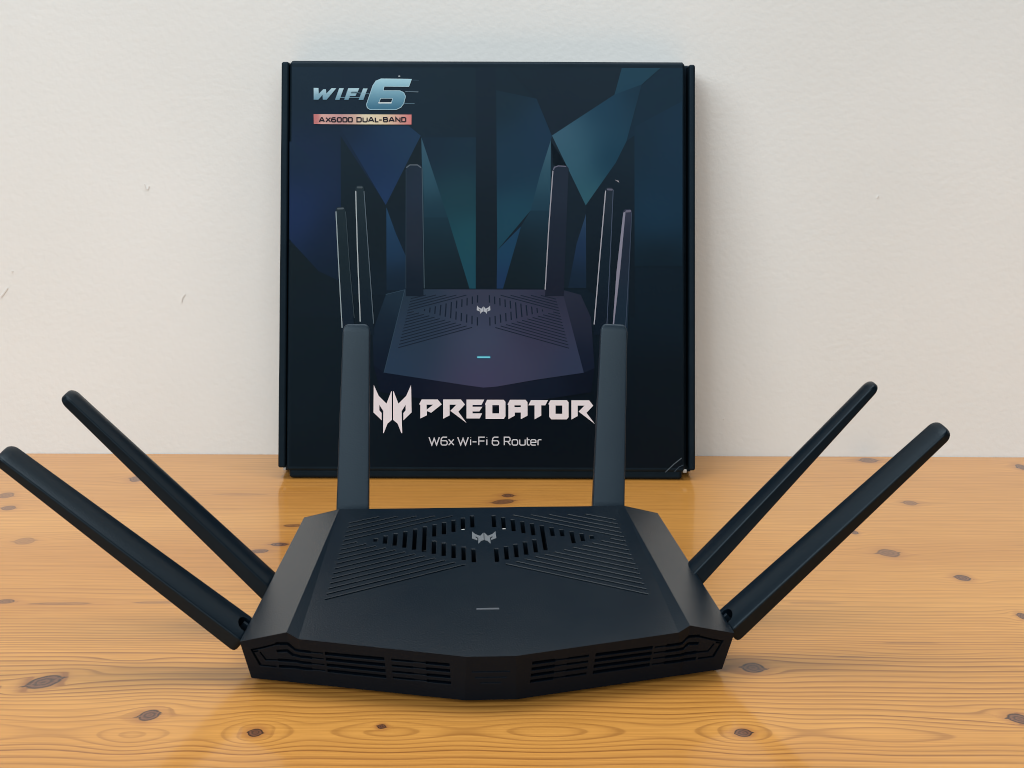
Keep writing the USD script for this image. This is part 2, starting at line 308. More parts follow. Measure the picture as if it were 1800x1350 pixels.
def strokes(placed, pen):
    """placed: (char, x0, x1 or None, y_base, cap) in artboard pixels, y down"""
    out = []
    for ch, x0, x1, yb, cap in placed:
        lines, w = stroke_glyph(ch)
        sx = (x1 - x0) / w if (x1 is not None and w) else cap
        for l in lines:
            out.append(LineString([(x0 + px * sx, yb - py * cap) for px, py in l]).buffer(pen, cap_style='flat' if len(l) > 2 or abs(l[0][0] - l[1][0]) > .01 else 'flat', join_style='mitre', mitre_limit=2.0))
    return unary_union(out)

# ---------------------------------------------------------------- the retail box
LEAN = math.radians(4.6)
BX, BY, BZ = -0.0188, 0.94, 0.0064
FW, FH = 0.297, 0.306
M = np.eye(4)
M[1, :3] = (0, math.cos(LEAN), -math.sin(LEAN)); M[2, :3] = (0, math.sin(LEAN), math.cos(LEAN)); M[3, :3] = (BX, BY, BZ)
box = thing('retail_box', 'dark blue cardboard product box leaning upright against the wall behind the router', 'box', M)
ZB, DEP = -0.0030, 0.040
L0, R0 = -0.1549, 0.1564                      # outer faces of the two side walls
part(box, 'tray', rounded_slab(L0 + 0.0012, R0 - 0.0012, 0.016, DEP, ZB, FH - 0.0005, 0.0012), card_mat, smooth=40)
front = part(box, 'front_panel', rounded_slab(-FW / 2, FW / 2, 0.0, 0.012, 0.0002, FH, 0.0022, 24), card_mat, smooth=40)
part(box, 'bottom_flap', rounded_slab(-0.1468, 0.1468, 0.0018, 0.0085, -0.0057, 0.0040, 0.0026, 20), card_mat, smooth=40)
for s, (x0, x1) in enumerate(((L0, L0 + 0.0056), (R0 - 0.0048, R0))):
    part(box, 'side_wall', rounded_slab(x0, x1, 0.0004, DEP, 0.0012 + (0.0 if s else 0.001), FH - 0.0012 + 0.001 * (1 - s), 0.0016, 16), card_mat, smooth=40)
part(box, 'top_flap', rounded_slab(-FW / 2 + 0.001, FW / 2 - 0.001, 0.0025, DEP, FH - 0.0022, FH + 0.0007, 0.0009), card_mat, smooth=40)

QUAD = np.array([(511, 108), (1206, 112), (1205, 830), (502, 828)], float)       # the panel's corners on the artboard: TL TR BR BL
def art(p):
    """artboard point(s) -> panel coordinates (x, z), inverse bilinear"""
    p = np.atleast_2d(np.asarray(p, float))
    st = np.full((len(p), 2), 0.5)
    tl, tr, br, bl = QUAD
    for _ in range(8):
        s, t = st[:, :1], st[:, 1:]
        q = (1 - s) * (1 - t) * tl + s * (1 - t) * tr + s * t * br + (1 - s) * t * bl
        ds = (1 - t) * (tr - tl) + t * (br - bl); dt = (1 - s) * (bl - tl) + s * (br - tr)
        e = p - q; det = ds[:, 0] * dt[:, 1] - ds[:, 1] * dt[:, 0]
        st[:, 0] += (e[:, 0] * dt[:, 1] - e[:, 1] * dt[:, 0]) / det
        st[:, 1] += (ds[:, 0] * e[:, 1] - ds[:, 1] * e[:, 0]) / det
    return np.c_[(st[:, 0] - 0.5) * FW, (1 - st[:, 1]) * FH]
def polys(g):
    return [q for q in getattr(g, 'geoms', [g]) if isinstance(q, Polygon) and q.area > 1e-9]
def sheet(shape, level, size=None):
    """flat printed sheet on the panel: artboard shape -> mesh, and its vertices' artboard coordinates"""
    Vs, Fs, n = [], [], 0
    for g in polys(shape):
        v, f = trimesh.creation.triangulate_polygon(g, engine='earcut')
        v = np.c_[v, np.zeros(len(v))]
        if size:
            v, f = trimesh.remesh.subdivide_to_size(v, f, size)
        Vs.append(v[:, :2]); Fs.append(f + n); n += len(v)
    v, f = np.vstack(Vs), np.vstack(Fs)
    xz = art(v)
    m = trimesh.Trimesh(np.c_[xz[:, 0], np.full(len(v), -0.00006 * level), xz[:, 1]], f, process=False)
    if len(f) and m.face_normals[np.argmax(m.area_faces)][1] > 0:
        m.invert()
    return m, v
def print_part(name, items, level, label=None, size=None, ink=1.0):
    """items: (artboard shape, colour or function(artboard xy) -> sRGB); ONE sheet, items stacked by a hair"""
    V, F, Cc, n = [], [], [], 0
    for k, (shape, col) in enumerate(items):
        m, v = sheet(shape, level + 0.25 * k, size)
        c = col(v) if callable(col) else np.tile(np.asarray(col, float), (len(v), 1))
        V.append(m.vertices); F.append(m.faces + n); Cc.append(lin(c) * ink); n += len(v)
    V, F, Cc = np.vstack(V), np.vstack(F), np.vstack(Cc)
    keep, F = np.unique(F, return_inverse=True)
    part(front, name, trimesh.Trimesh(V[keep], F.reshape(-1, 3), process=False), print_mat, color=Cc[keep], label=label)
def grad(*stops):
    """stops: (x, y, colour); inverse-distance blend, a soft printed gradient"""
    P = np.array([s[:2] for s in stops], float); Cl = np.array([s[2] for s in stops], float)
    def f(v):
        d = ((v[:, None] - P[None]) ** 2).sum(-1) + 1500.0
        w = d ** -1.6
        return (w[..., None] * Cl[None]).sum(1) / w.sum(1, keepdims=True)
    return f
P = Polygon
face_rect = P([(515, 118), (1202, 121), (1201, 822), (507, 820)])
bg = [(face_rect, grad((520, 120, (26, 46, 66)), (850, 120, (25, 44, 60)), (1190, 125, (24, 54, 76)), (520, 330, (32, 52, 92)), (520, 520, (21, 36, 46)), (855, 400, (22, 38, 54)),
                       (1190, 330, (24, 58, 86)), (1190, 520, (15, 34, 50)), (520, 700, (17, 33, 45)), (1190, 700, (10, 22, 34)), (850, 800, (9, 20, 34)), (520, 820, (12, 26, 38)), (1190, 815, (9, 18, 30)))),
      (P([(838, 120), (873, 120), (874, 509), (837, 509)]), grad((855, 120, (24, 40, 58)), (855, 500, (20, 33, 46)))),
      (P([(604, 120), (838, 120), (838, 243), (742, 243), (720, 222), (596, 222)]), grad((620, 130, (25, 44, 66)), (830, 140, (27, 47, 62)), (740, 235, (27, 48, 66)))),
      (P([(518, 250), (602, 330), (602, 498), (560, 478), (509, 422), (510, 250)]), grad((512, 260, (30, 52, 84)), (515, 380, (36, 60, 112)), (598, 420, (27, 45, 78)), (590, 480, (24, 42, 66)))),
      (P([(509, 424), (560, 478), (602, 500), (602, 560), (508, 560)]), grad((512, 440, (25, 38, 46)), (595, 540, (22, 37, 50)))),
      (P([(597, 222), (719, 222), (741, 240), (679, 362)]), grad((605, 228, (28, 48, 76)), (715, 226, (38, 70, 108)), (738, 241, (42, 76, 114)), (680, 358, (40, 72, 124)), (640, 290, (34, 62, 108)))),
      (P([(741, 240), (745, 520), (680, 520), (679, 362)]), grad((740, 260, (24, 38, 48)), (690, 500, (24, 42, 60)))),
      (P([(600, 240), (679, 362), (680, 520), (600, 520)]), grad((604, 260, (25, 42, 56)), (670, 420, (24, 38, 48)), (640, 510, (23, 40, 56)))),
      (P([(742, 243), (838, 243), (837, 509), (826, 509), (788, 384)]), grad((760, 250, (27, 50, 74)), (830, 260, (29, 58, 80)), (815, 350, (36, 82, 98)), (830, 420, (38, 102, 120)), (832, 500, (36, 98, 122)))),
      (P([(742, 243), (788, 384), (745, 384)]), grad((744, 250, (76, 120, 146)), (750, 320, (62, 112, 136)), (780, 384, (34, 72, 92)), (750, 384, (34, 70, 90)))),
      (P([(745, 384), (788, 384), (826, 509), (745, 509)]), grad((750, 384, (34, 71, 91)), (780, 386, (34, 71, 91)), (765, 425, (26, 48, 62)), (800, 500, (22, 38, 50)), (750, 500, (22, 38, 50)))),
      (P([(680, 366), (697, 413), (714, 452), (714, 512), (680, 512)]), grad((682, 372, (46, 92, 134)), (690, 430, (40, 76, 116)), (700, 505, (26, 46, 68)))),
      (P([(874, 160), (945, 175), (972, 241), (934, 372), (875, 442)]), grad((878, 170, (28, 54, 72)), (965, 240, (32, 66, 98)), (880, 300, (30, 66, 94)), (900, 380, (36, 92, 118)))),
      (P([(970, 248), (969, 372), (934, 372), (951, 308)]), grad((969, 255, (84, 132, 156)), (960, 320, (60, 110, 134)), (966, 372, (36, 74, 98)), (940, 372, (36, 78, 102)))),
      (P([(875, 442), (917, 400), (885, 509), (874, 509)]), grad((878, 440, (34, 88, 124)), (905, 415, (36, 84, 124)), (880, 500, (38, 68, 118)))),
      (P([(934, 372), (969, 372), (962, 509), (885, 509), (917, 400)]), grad((960, 373, (35, 73, 97)), (938, 373, (35, 76, 100)), (945, 410, (24, 46, 62)), (920, 450, (20, 38, 50)), (900, 500, (20, 36, 46)))),
      (P([(895, 121), (1094, 121), (1082, 168), (972, 240), (945, 175)]), grad((900, 125, (25, 42, 58)), (1080, 130, (27, 44, 60)), (970, 230, (25, 40, 58)))),
      (P([(972, 240), (1082, 168), (1130, 150), (1103, 250), (1084, 288), (1031, 363)]), grad((975, 240, (80, 128, 156)), (1030, 355, (62, 122, 142)), (1000, 280, (70, 124, 150)), (1078, 178, (36, 84, 116)), (1082, 285, (26, 76, 106)), (1118, 165, (26, 60, 84)))),
      (P([(1082, 168), (1095, 121), (1163, 121), (1130, 150)]), grad((1090, 130, (42, 88, 112)), (1155, 124, (40, 86, 108)), (1115, 155, (36, 82, 112)))),
      (P([(1084, 288), (1103, 250), (1117, 240), (1117, 560), (1031, 509), (1031, 363)]), grad((1110, 260, (22, 44, 62)), (1060, 360, (20, 36, 52)), (1100, 480, (15, 30, 44)))),
      (P([(1117, 225), (1201, 180), (1201, 470), (1117, 470)]), grad((1125, 250, (25, 56, 80)), (1190, 260, (26, 62, 92)), (1160, 380, (26, 66, 96)), (1160, 465, (16, 38, 54)))),
      (P([(1029, 379), (1031.5, 379), (1031.5, 508), (1000, 508), (1015, 430)]), grad((1029, 385, (58, 92, 130)), (1022, 430, (34, 62, 104)), (1010, 500, (26, 46, 70)))),
      (P([(972, 240), (1031, 363), (1031, 380), (1015, 430), (1000, 508), (985, 508), (1002, 300), (974, 292), (970, 250)]), (24, 40, 56))]
print_part('printed_background', bg, 1.0, 'printed angular facets in blue and teal', size=10.0, ink=0.46)

# printed picture of the router
def hom(src, dst):
    A = []
    for (x, y), (X, Y) in zip(src, dst):
        A += [[x, y, 1, 0, 0, 0, -X * x, -X * y, -X], [0, 0, 0, x, y, 1, -Y * x, -Y * y, -Y]]
    return np.linalg.svd(np.array(A, float))[2][-1].reshape(3, 3)
Hm = hom([(-85, 167), (85, 167), (92, 18.5), (-92, 18.5)], [(712, 510), (989, 511), (1027, 656), (675, 655)])
def pp(u, v):
    q = Hm @ np.array([u, v, 1.0]); return q[:2] / q[2]
GROOVES = [((-76.9, 147.5), (-61.3, 155.1)), ((-77.3, 141.6), (-50.6, 155.1)), ((-77.7, 135.8), (-39.6, 155.1)), ((-78.1, 130.1), (-28.9, 155.1)), ((-78.5, 124.4), (-18.3, 155.1))]
for k in range(12):
    GROOVES.append(((-78.6 - 0.33 * k, 119.0 - 5.6 * k), (-72.0 + 5.49 * k, 122.2 - 2.66 * k)))
SLOTS = []
for k in range(11):
    u_ = -61.1 + 5.48 * k
    hi, lo = 127.0 + 0.514 * (u_ + 61.1), 123.0 - 0.488 * (u_ + 61.1)
    SLOTS += [(u_, lo, hi)] if k <= 5 else [(u_, hi - 15.3, hi), (u_, lo, lo + 15.5)]
def mirror(items): return [tuple((-x, y) for x, y in it) for it in items]
top_poly = P([(712, 510), (989, 511), (1027, 656), (945, 668), (872, 680.5), (850, 682), (820, 678), (675, 656)])
pic = [(P([(679, 519), (712, 511), (675, 656), (657, 643), (655, 585)]), grad((700, 515, (28, 46, 62)), (665, 580, (18, 32, 48)), (672, 640, (12, 22, 40)))),
       (P([(989, 511), (1022, 520), (1040, 560), (1046, 648), (1027, 656)]), grad((995, 515, (38, 42, 60)), (1030, 560, (32, 36, 54)), (1030, 640, (16, 24, 44)))),
       (P([(657, 643), (675, 656), (820, 678), (850, 682), (872, 680.5), (1027, 656), (1046, 648), (1040, 690), (870, 716), (825, 715), (668, 690)]), grad((670, 660, (10, 18, 36)), (850, 700, (28, 28, 46)), (1035, 665, (8, 14, 30)), (960, 690, (16, 24, 42)))),
       (top_poly, grad((712, 515, (34, 50, 66)), (850, 515, (54, 58, 78)), (985, 515, (44, 46, 66)), (690, 640, (38, 58, 82)), (850, 600, (60, 70, 94)), (890, 640, (62, 64, 90)), (1015, 650, (46, 56, 82)), (850, 675, (66, 64, 94)), (940, 590, (54, 54, 78)), (730, 590, (40, 56, 76))))]
gl = []
for a_, b_ in GROOVES + mirror(GROOVES):
    gl.append(LineString([pp(*a_), pp(*b_)]).buffer(0.75, cap_style='flat'))
for u_, lo, hi in SLOTS:
    for s_ in (1, -1):
        gl.append(LineString([pp(s_ * u_, lo), pp(s_ * u_, hi)]).buffer(1.1, cap_style='flat'))
pic.append((unary_union(gl).intersection(top_poly), (20, 28, 44)))
rim = [LineString([(679, 519), (712, 511)]), LineString([(712, 511), (675, 656)])]
pic.append((unary_union([r.buffer(0.4) for r in rim]), (52, 74, 92)))
def ant_poly(x0, x1, yt, X0, X1, yb, r=4):
    return P([(x0, yt + r), (x0 + r * .5, yt + r * .2), (x0 + r, yt), (x1 - r, yt), (x1 - r * .4, yt + r * .3), (x1, yt + r), (X1, yb), (X0, yb)])
ant = [(ant_poly(715, 743, 291, 714, 745, 522), grad((722, 300, (28, 42, 56)), (735, 320, (38, 50, 72)), (735, 420, (36, 44, 60)), (720, 510, (18, 30, 46)))),
       (ant_poly(973, 1001, 294, 959, 992, 522), grad((978, 300, (30, 38, 56)), (990, 320, (36, 46, 64)), (982, 430, (28, 36, 54)), (975, 510, (26, 30, 48)))),
       (ant_poly(591, 608, 366, 602, 624, 590), grad((596, 380, (32, 46, 54)), (606, 450, (26, 40, 48)), (612, 580, (20, 34, 50)))),
       (ant_poly(626, 641, 328, 633, 658, 590), grad((632, 340, (34, 48, 56)), (640, 450, (24, 38, 48)), (645, 580, (18, 32, 46)))),
       (ant_poly(1065, 1080, 332, 1045, 1072, 590), grad((1072, 340, (36, 46, 60)), (1060, 450, (16, 32, 46)), (1055, 580, (12, 24, 40)))),
       (ant_poly(1097, 1112, 370, 1078, 1104, 590), grad((1105, 380, (60, 62, 84)), (1100, 420, (30, 40, 58)), (1092, 570, (26, 44, 62)))) ]
def ln(pts, w): return LineString(pts).buffer(w, cap_style='round')
ant += [(ln([(716, 296), (722, 291.5), (735, 291.5), (741, 296)], 0.9), (104, 116, 128)), (ln([(743.3, 298), (746.5, 508)], 0.7), (74, 96, 110)), (ln([(715, 300), (714, 508)], 0.5), (48, 66, 82)),
        (ln([(974.5, 300), (976, 296), (983, 293.5), (996, 294.5)], 0.9), (112, 114, 136)), (ln([(973.3, 303), (966, 400), (959.3, 510)], 0.9), (176, 178, 192)),
        (ln([(591.5, 374), (596, 470), (601.5, 577)], 0.8), (168, 186, 196)), (ln([(608.5, 374), (615, 470), (623, 560)], 0.5), (66, 82, 92)), (ln([(595, 368.5), (604, 368)], 1.4), (92, 104, 112)),
        (ln([(626.3, 338), (629, 440), (633.5, 566)], 0.9), (190, 202, 210)), (ln([(641, 338), (648, 440), (657, 570)], 0.6), (104, 122, 136)), (ln([(630, 331), (637, 331)], 1.6), (80, 92, 100)),
        (ln([(1066, 338), (1056, 450), (1045.5, 571)], 0.9), (186, 188, 202)), (ln([(1079.5, 336), (1074, 450), (1068, 571)], 0.5), (84, 98, 124)), (ln([(1070, 335), (1077, 335.5)], 1.6), (104, 106, 126)),
        (P([(1097, 376), (1101, 374), (1091, 480), (1080, 575), (1078, 575), (1085, 480)]), (150, 150, 172)), (ln([(1112, 376), (1107, 470), (1101, 575)], 0.5), (70, 84, 108)), (ln([(1103, 373.5), (1109, 373)], 2.0), (118, 116, 138)),
        (P([(1082, 318), (1089, 320), (1090, 323)]), (150, 150, 160))]
print_part('printed_router_picture', pic, 8.0, 'printed picture of the router body', size=16.0, ink=0.95)
OWN = [0, 1, 2, 3, 4, 5, 0, 0, 0, 1, 1, 2, 2, 2, 3, 3, 3, 4, 4, 4, 5, 5, 5]
for k in range(6):
    print_part('printed_antenna', [it for it, o in zip(ant, OWN) if o == k], 11.0 + 0.8 * (k % 2), size=24.0, ink=0.72)
print_part('printed_glint', [ant[-1]], 11.0)
print_part('printed_indicator', [(ln([(841, 629), (861, 629)], 2.6), (44, 92, 122)), (ln([(840.5, 629), (861, 629)], 1.3), (112, 206, 226))], 10.5, 'printed cyan indicator line')
EMB_L = [(140, 145), (210, 300), (322, 410), (392, 232), (400, 232), (400, 640), (335, 695), (281, 830), (270, 830), (275, 515), (218, 425), (218, 505), (252, 545), (252, 648), (133, 535)]
EMB = unary_union([P(EMB_L), P([(816 - x, y) for x, y in EMB_L])])
aff = shapely.affinity.affine_transform
emb_box = aff(EMB, [1 / 8.182, 0, 0, 1 / 8.182, 640, 660])
def emb_small():
    pts = lambda ring: [tuple(pp((x - 408) / 272 * 6.9, 134 - (y - 145) / 685 * 15.5)) for x, y in ring.coords]
    return unary_union([P(pts(g.exterior)) for g in polys(EMB)])
print_part('printed_small_emblem', [(emb_small(), (176, 182, 192))], 10.5)
WHITE = (228, 222, 228)
print_part('emblem', [(emb_box, WHITE)], 10.5, 'white angular two-part emblem')
a8 = lambda pts, x0: [(x0 + x / 8.182, 660 + y / 8.182) for x, y in pts]
LET = [
    P(a8([(830, 350), (1060, 350), (1118, 420), (965, 540), (905, 515), (905, 575), (808, 622), (808, 425), (792, 418)], 640), [a8([(900, 425), (995, 425), (902, 495)], 640)]),
    P(a8([(1137, 350), (1395, 350), (1452, 422), (1357, 525), (1475, 685), (1242, 512), (1330, 425), (1232, 425), (1232, 577), (1137, 625)], 640)),
    P(a8([(1475, 352), (1730, 352), (1690, 428), (1562, 428), (1562, 455), (1703, 455), (1660, 520), (1562, 520), (1562, 548), (1700, 548), (1665, 620), (1475, 620)], 640)),
    P(a8([(135, 355), (375, 355), (400, 385), (400, 590), (375, 628), (115, 628), (115, 430), (105, 420)], 840), [a8([(210, 430), (307, 430), (307, 548), (210, 548)], 840)]),
    P(a8([(465, 355), (690, 355), (718, 390), (718, 580), (622, 630), (622, 535), (535, 535), (535, 580), (442, 630), (442, 430), (430, 420)], 840), [a8([(530, 432), (622, 432), (622, 458), (530, 458)], 840)]),
    P(a8([(768, 358), (1015, 358), (975, 432), (915, 432), (915, 580), (820, 632), (820, 432), (732, 432)], 840)),
    P(a8([(1050, 358), (1285, 358), (1310, 390), (1310, 600), (1285, 632), (1060, 632), (1030, 595), (1030, 425), (1018, 415)], 840), [a8([(1122, 435), (1218, 435), (1218, 555), (1122, 555)], 840)]),
    P(a8([(1350, 360), (1605, 360), (1665, 437), (1568, 540), (1690, 700), (1455, 522), (1540, 437), (1442, 437), (1442, 585), (1350, 635)], 840))]
for g in LET:
    print_part('title_letter', [(g, WHITE)], 10.5)
S = 8.182
pl = []
def put(ch, x0, x1, img): pl.append((ch, img + x0 / S, None if x1 is None else img + x1 / S, 660 + 1000 / S, 112 / S))
for t in (('W', 934, 1082, 640), ('6', 1106, 1196, 640), ('x', 1216, 1290, 640), ('W', 1348, 1500, 640), ('i', 1532, None, 640), ('-', 1562, 1618, 640), ('F', 1650, 1738, 640), ('i', 1766, None, 640),
          ('6', 210, 300, 840), ('R', 383, 470, 840), ('o', 496, 574, 840), ('u', 604, 684, 840), ('t', 704, 748, 840), ('e', 764, 838, 840), ('r', 868, 916, 840)):
    put(*t)
print_part('model_lettering', [(strokes(pl, 0.95), (206, 208, 216))], 10.5, 'thin white model lettering')
# WIFI 6 mark and the badge under it
a9 = lambda pts: [(540 + x / 9, 130 + y / 9) for x, y in pts]
chrome = lambda v: np.clip((v[:, 1:] - 155) / 24.0, 0, 1) * (np.array([92, 136, 160.]) - np.array([176, 208, 220.])) + np.array([176, 208, 220.])
wi = unary_union([P(a9([(118, 228), (192, 228), (198, 322), (268, 250), (312, 250), (316, 320), (400, 232), (475, 232), (322, 415), (262, 415), (258, 338), (190, 415), (118, 415)])),
                  P(a9([(522, 232), (594, 232), (525, 418), (455, 418)])),
                  P(a9([(665, 232), (838, 232), (815, 290), (715, 290), (706, 314), (798, 314), (778, 358), (690, 358), (668, 418), (600, 418)])),
                  P(a9([(900, 238), (970, 238), (902, 420), (828, 420)]))])
print_part('wifi_lettering', [(wi, chrome), (unary_union([ln(a9([(160, 338), (380, 338)]), .5), ln(a9([(470, 385), (860, 385)]), .45), ln(a9([(640, 290), (1000, 325)]), .3)]), (120, 160, 178))], 10.5, 'slanted silvery blue lettering', size=6)
six_o = P(a9([(1185, 80), (1672, 88), (1625, 213), (1235, 208), (1225, 268), (1480, 270), (1545, 300), (1575, 365), (1545, 480), (1500, 540), (1420, 580), (1010, 580), (960, 545), (948, 490), (1050, 190), (1100, 115)]), [a9([(1180, 398), (1365, 398), (1340, 470), (1150, 470)])]).buffer(0.8).buffer(-0.8)
six_c = lambda v: np.clip((v[:, 1:] - 140) / 52.0, 0, 1) * (np.array([60, 108, 134.]) - np.array([158, 202, 218.])) + np.array([158, 202, 218.])
print_part('large_numeral', [(six_o, (172, 206, 220)), (six_o.buffer(-0.9), six_c), (ln(a9([(1145, 466), (1345, 466)]), 0.9), (214, 224, 228))], 10.5, 'large slanted silvery blue six', size=8)
print_part('speed_line', [(ln(a9([(1570, 290), (1770, 294)]), .4), (124, 146, 162)), (ln(a9([(1540, 478), (1710, 480)]), .4), (104, 134, 152)), (ln(a9([(1680, 105), (1780, 107)]), .3), (60, 84, 104)), (ln(a9([(1468, 44), (1476, 44)]), 1.3), (150, 160, 168))], 10.5)
bd = lambda v: np.stack([np.interp(v[:, 0], [552, 560, 567, 600, 625, 640, 655, 680, 705, 724], c) for c in ([186, 188, 208, 190, 200, 214, 216, 214, 206, 204], [112, 118, 164, 146, 168, 202, 204, 194, 156, 122], [112, 118, 156, 146, 154, 178, 176, 166, 146, 120])], -1)
print_part('badge', [(P(a9([(115, 643), (1665, 655), (1662, 812), (118, 802)])), bd)], 10.5, 'pink and cream badge strip', size=4)
bl = []
def bput(ch, x0, x1, yb=768): bl.append((ch, 540 + x0 / 9, None if x1 is None else 540 + x1 / 9, 130 + yb / 9, 66 / 9))
for t in (('A', 206, 284), ('X', 310, 382), ('6', 400, 464), ('0', 492, 552), ('0', 578, 640), ('0', 664, 726), ('D', 800, 868), ('U', 896, 962), ('A', 984, 1066), ('L', 1092, 1140), ('-', 1150, 1194), ('B', 1222, 1284), ('A', 1308, 1390), ('N', 1416, 1482), ('D', 1510, 1572)):
    bput(*t)
print_part('badge_lettering', [(strokes(bl, 1.12), (34, 22, 28))], 13.0, 'black lettering on the badge')
# dented lower right corner
for shape_, col_ in ((ln([(1171, 829), (1186, 815), (1199, 805)], 0.7), (88, 100, 110)), (ln([(1187, 828), (1195, 820), (1202, 817)], 0.6), (64, 76, 88))):
    print_part('crease', [(shape_, col_)], 3.0)
part(box, 'torn_corner', rounded_slab(0.1472, 0.1502, 0.0006, 0.0034, -0.0006, 0.0020, 0.0006, 8), torn_mat, label='torn pale cardboard corner')
part(box, 'torn_corner', rounded_slab(-0.1510, -0.1490, 0.0008, 0.003, 0.0002, 0.0022, 0.0005, 8), torn_mat, label='torn pale cardboard corner')

# ---------------------------------------------------------------- the router
TH = math.radians(2.8)
M = np.eye(4)
M[0, :3] = (math.cos(TH), math.sin(TH), 0); M[1, :3] = (-math.sin(TH), math.cos(TH), 0); M[3, :3] = (-0.0088, 0.5861, 0)
router = thing('wireless_router', 'black angular wireless router with six antennas in the middle of the table', 'router', M)
SL = 0.09
ztop = lambda v: 0.027 + SL * v
pt = {}
half = {'P1': (-0.0850, 0.1670, ztop(0.1670)), 'B': (-0.1064, 0.1719, 0.0356), 'C': (-0.1212, 0.0275, 0.0240), 'R': (-0.0978, 0.0212, 0.0310), 'V': (-0.0918, 0.0187, ztop(0.0187)),
        'A': (-0.0116, 0.0, 0.0270), 'Cb': (-0.1168, 0.0348, 0.0025), 'Ab': (-0.0123, 0.0075, 0.0025), 'Bb': (-0.1010, 0.1700, 0.0025), 'Pb': (-0.0850, 0.1710, 0.0025),
        'Rb': (-0.0950, 0.0291, 0.0025), 'Vb': (-0.0900, 0.0278, 0.0025)}
names = list(half)
vid, V = {}, []
for s, m_ in (('l', 1), ('r', -1)):
    for n_ in names:
        x, y, z = half[n_]; vid[n_ + s] = len(V); V.append((m_ * x, y, z))
Fq = [['P1l', 'Al', 'Ar', 'P1r'], ['P1l', 'Vl', 'Al'], ['P1l', 'Rl', 'Vl'], ['P1l', 'B' 'l', 'Cl', 'Rl'],
      ['Cl', 'Cbl', 'Rbl', 'Rl'], ['Rl', 'Rbl', 'Vbl', 'Vl'], ['Vl', 'Vbl', 'Abl', 'Al'], ['Al', 'Abl', 'Abr', 'Ar'],
      ['Bl', 'Bbl', 'Cbl', 'Cl'], ['P1l', 'Pbl', 'Bbl', 'Bl'], ['P1r', 'Pbr', 'Pbl', 'P1l']]
faces = []
def add(f):
    i = [vid[n_] for n_ in f]
    for k in range(1, len(i) - 1): faces.append((i[0], i[k], i[k + 1]))
for f in Fq:
    add(f)
    swap = [n_[:-1] + {'l': 'r', 'r': 'l'}[n_[-1]] for n_ in f]
    if not (f[0].startswith('P1') and 'Al' in f and 'Ar' in f) and set(swap) != set(f):
        add(swap[::-1])
loopb = ['Pbl', 'Bbl', 'Cbl', 'Rbl', 'Vbl', 'Abl', 'Abr', 'Vbr', 'Rbr', 'Cbr', 'Bbr', 'Pbr']
V.append((0, 0.09, 0.0025)); cb = len(V) - 1
for k in range(len(loopb)):
    faces.append((vid[loopb[(k + 1) % 12]], vid[loopb[k]], cb))
shell = trimesh.Trimesh(np.array(V), np.array(faces), process=True)
trimesh.repair.fix_normals(shell)
if shell.volume < 0: shell.invert()
assert shell.is_watertight, 'router shell is open'
body = m3.Manifold(m3.Mesh(np.asarray(shell.vertices, np.float32), np.asarray(shell.faces, np.uint32)))
cut = []
mm_ = 0.001
def top_cut(poly, depth):
    """cut down from the sloping top plane"""
    pr = prism(poly, -depth, 0.004)
    pr = pr.warp_batch(lambda q: np.c_[q[:, :2], q[:, 2] + 0.027 + SL * q[:, 1]]) if hasattr(pr, 'warp_batch') else pr
    return pr
for a_, b_ in GROOVES + mirror(GROOVES):
    a_, b_ = np.array(a_) * mm_, np.array(b_) * mm_
    cut.append(top_cut(LineString([a_, b_]).buffer(0.00068, cap_style='square'), 0.0018))
plug = {39.06: 0.5, 44.66: 0.45}
for u_, lo, hi in SLOTS:
    for s_ in (1, -1):
        l2, x_ = lo, s_ * u_
        if s_ < 0 and 38 < x_ < 46: l2 = hi - 0.42 * (hi - lo)
        cut.append(top_cut(sbox((x_ - 1.0) * mm_, l2 * mm_, (x_ + 1.0) * mm_, hi * mm_).buffer(0.0002).buffer(0), 0.014))
# front grille: slots cut square to the two front faces
a0, a1 = np.array([-0.0116, 0.0]), np.array([-0.1209, 0.0275])
e = (a1 - a0) / np.linalg.norm(a1 - a0); nrm = np.array([e[1], -e[0]])      # nrm points out of the face (towards the viewer)
if nrm[1] > 0: nrm = -nrm
def front_cut(poly, depth, side):
    """poly in (s, z) metres on the left front face; side -1 mirrors"""
    pr = prism(poly, -depth, 0.006)
    def w(q):
        P2 = a0[None] + q[:, :1] * e[None] + (q[:, 2:3] - 0.30 * (0.0255 - q[:, 1:2])) * nrm[None]
        return np.c_[side * P2[:, 0], P2[:, 1], q[:, 1]]
    mm2 = pr.to_mesh(); vv = w(mm2.vert_properties[:, :3]); ff = mm2.tri_verts
    t_ = trimesh.Trimesh(vv, ff, process=False)
    if t_.volume < 0: t_.invert()
    return m3.Manifold(m3.Mesh(np.asarray(t_.vertices, np.float32), np.asarray(t_.faces, np.uint32)))
rows = (21.7, 18.4, 15.0, 11.6)
fslots = []
for z_ in rows:
    for s0, s1, hgt in ((40.3, 69.9, 1.9), (26.3, 37.0, 1.2), (6.5 + 2, 20.2, 1.7), (20.2, 26.3, 0.7), (70.9, 77.5, 0.8)):
        fslots.append(sbox(s0 * mm_, (z_ - hgt / 2) * mm_, s1 * mm_, (z_ + hgt / 2) * mm_))
bk = lambda pts, w: LineString(np.array(pts) * mm_).buffer(w * mm_ / 2, cap_style='flat', join_style='mitre')
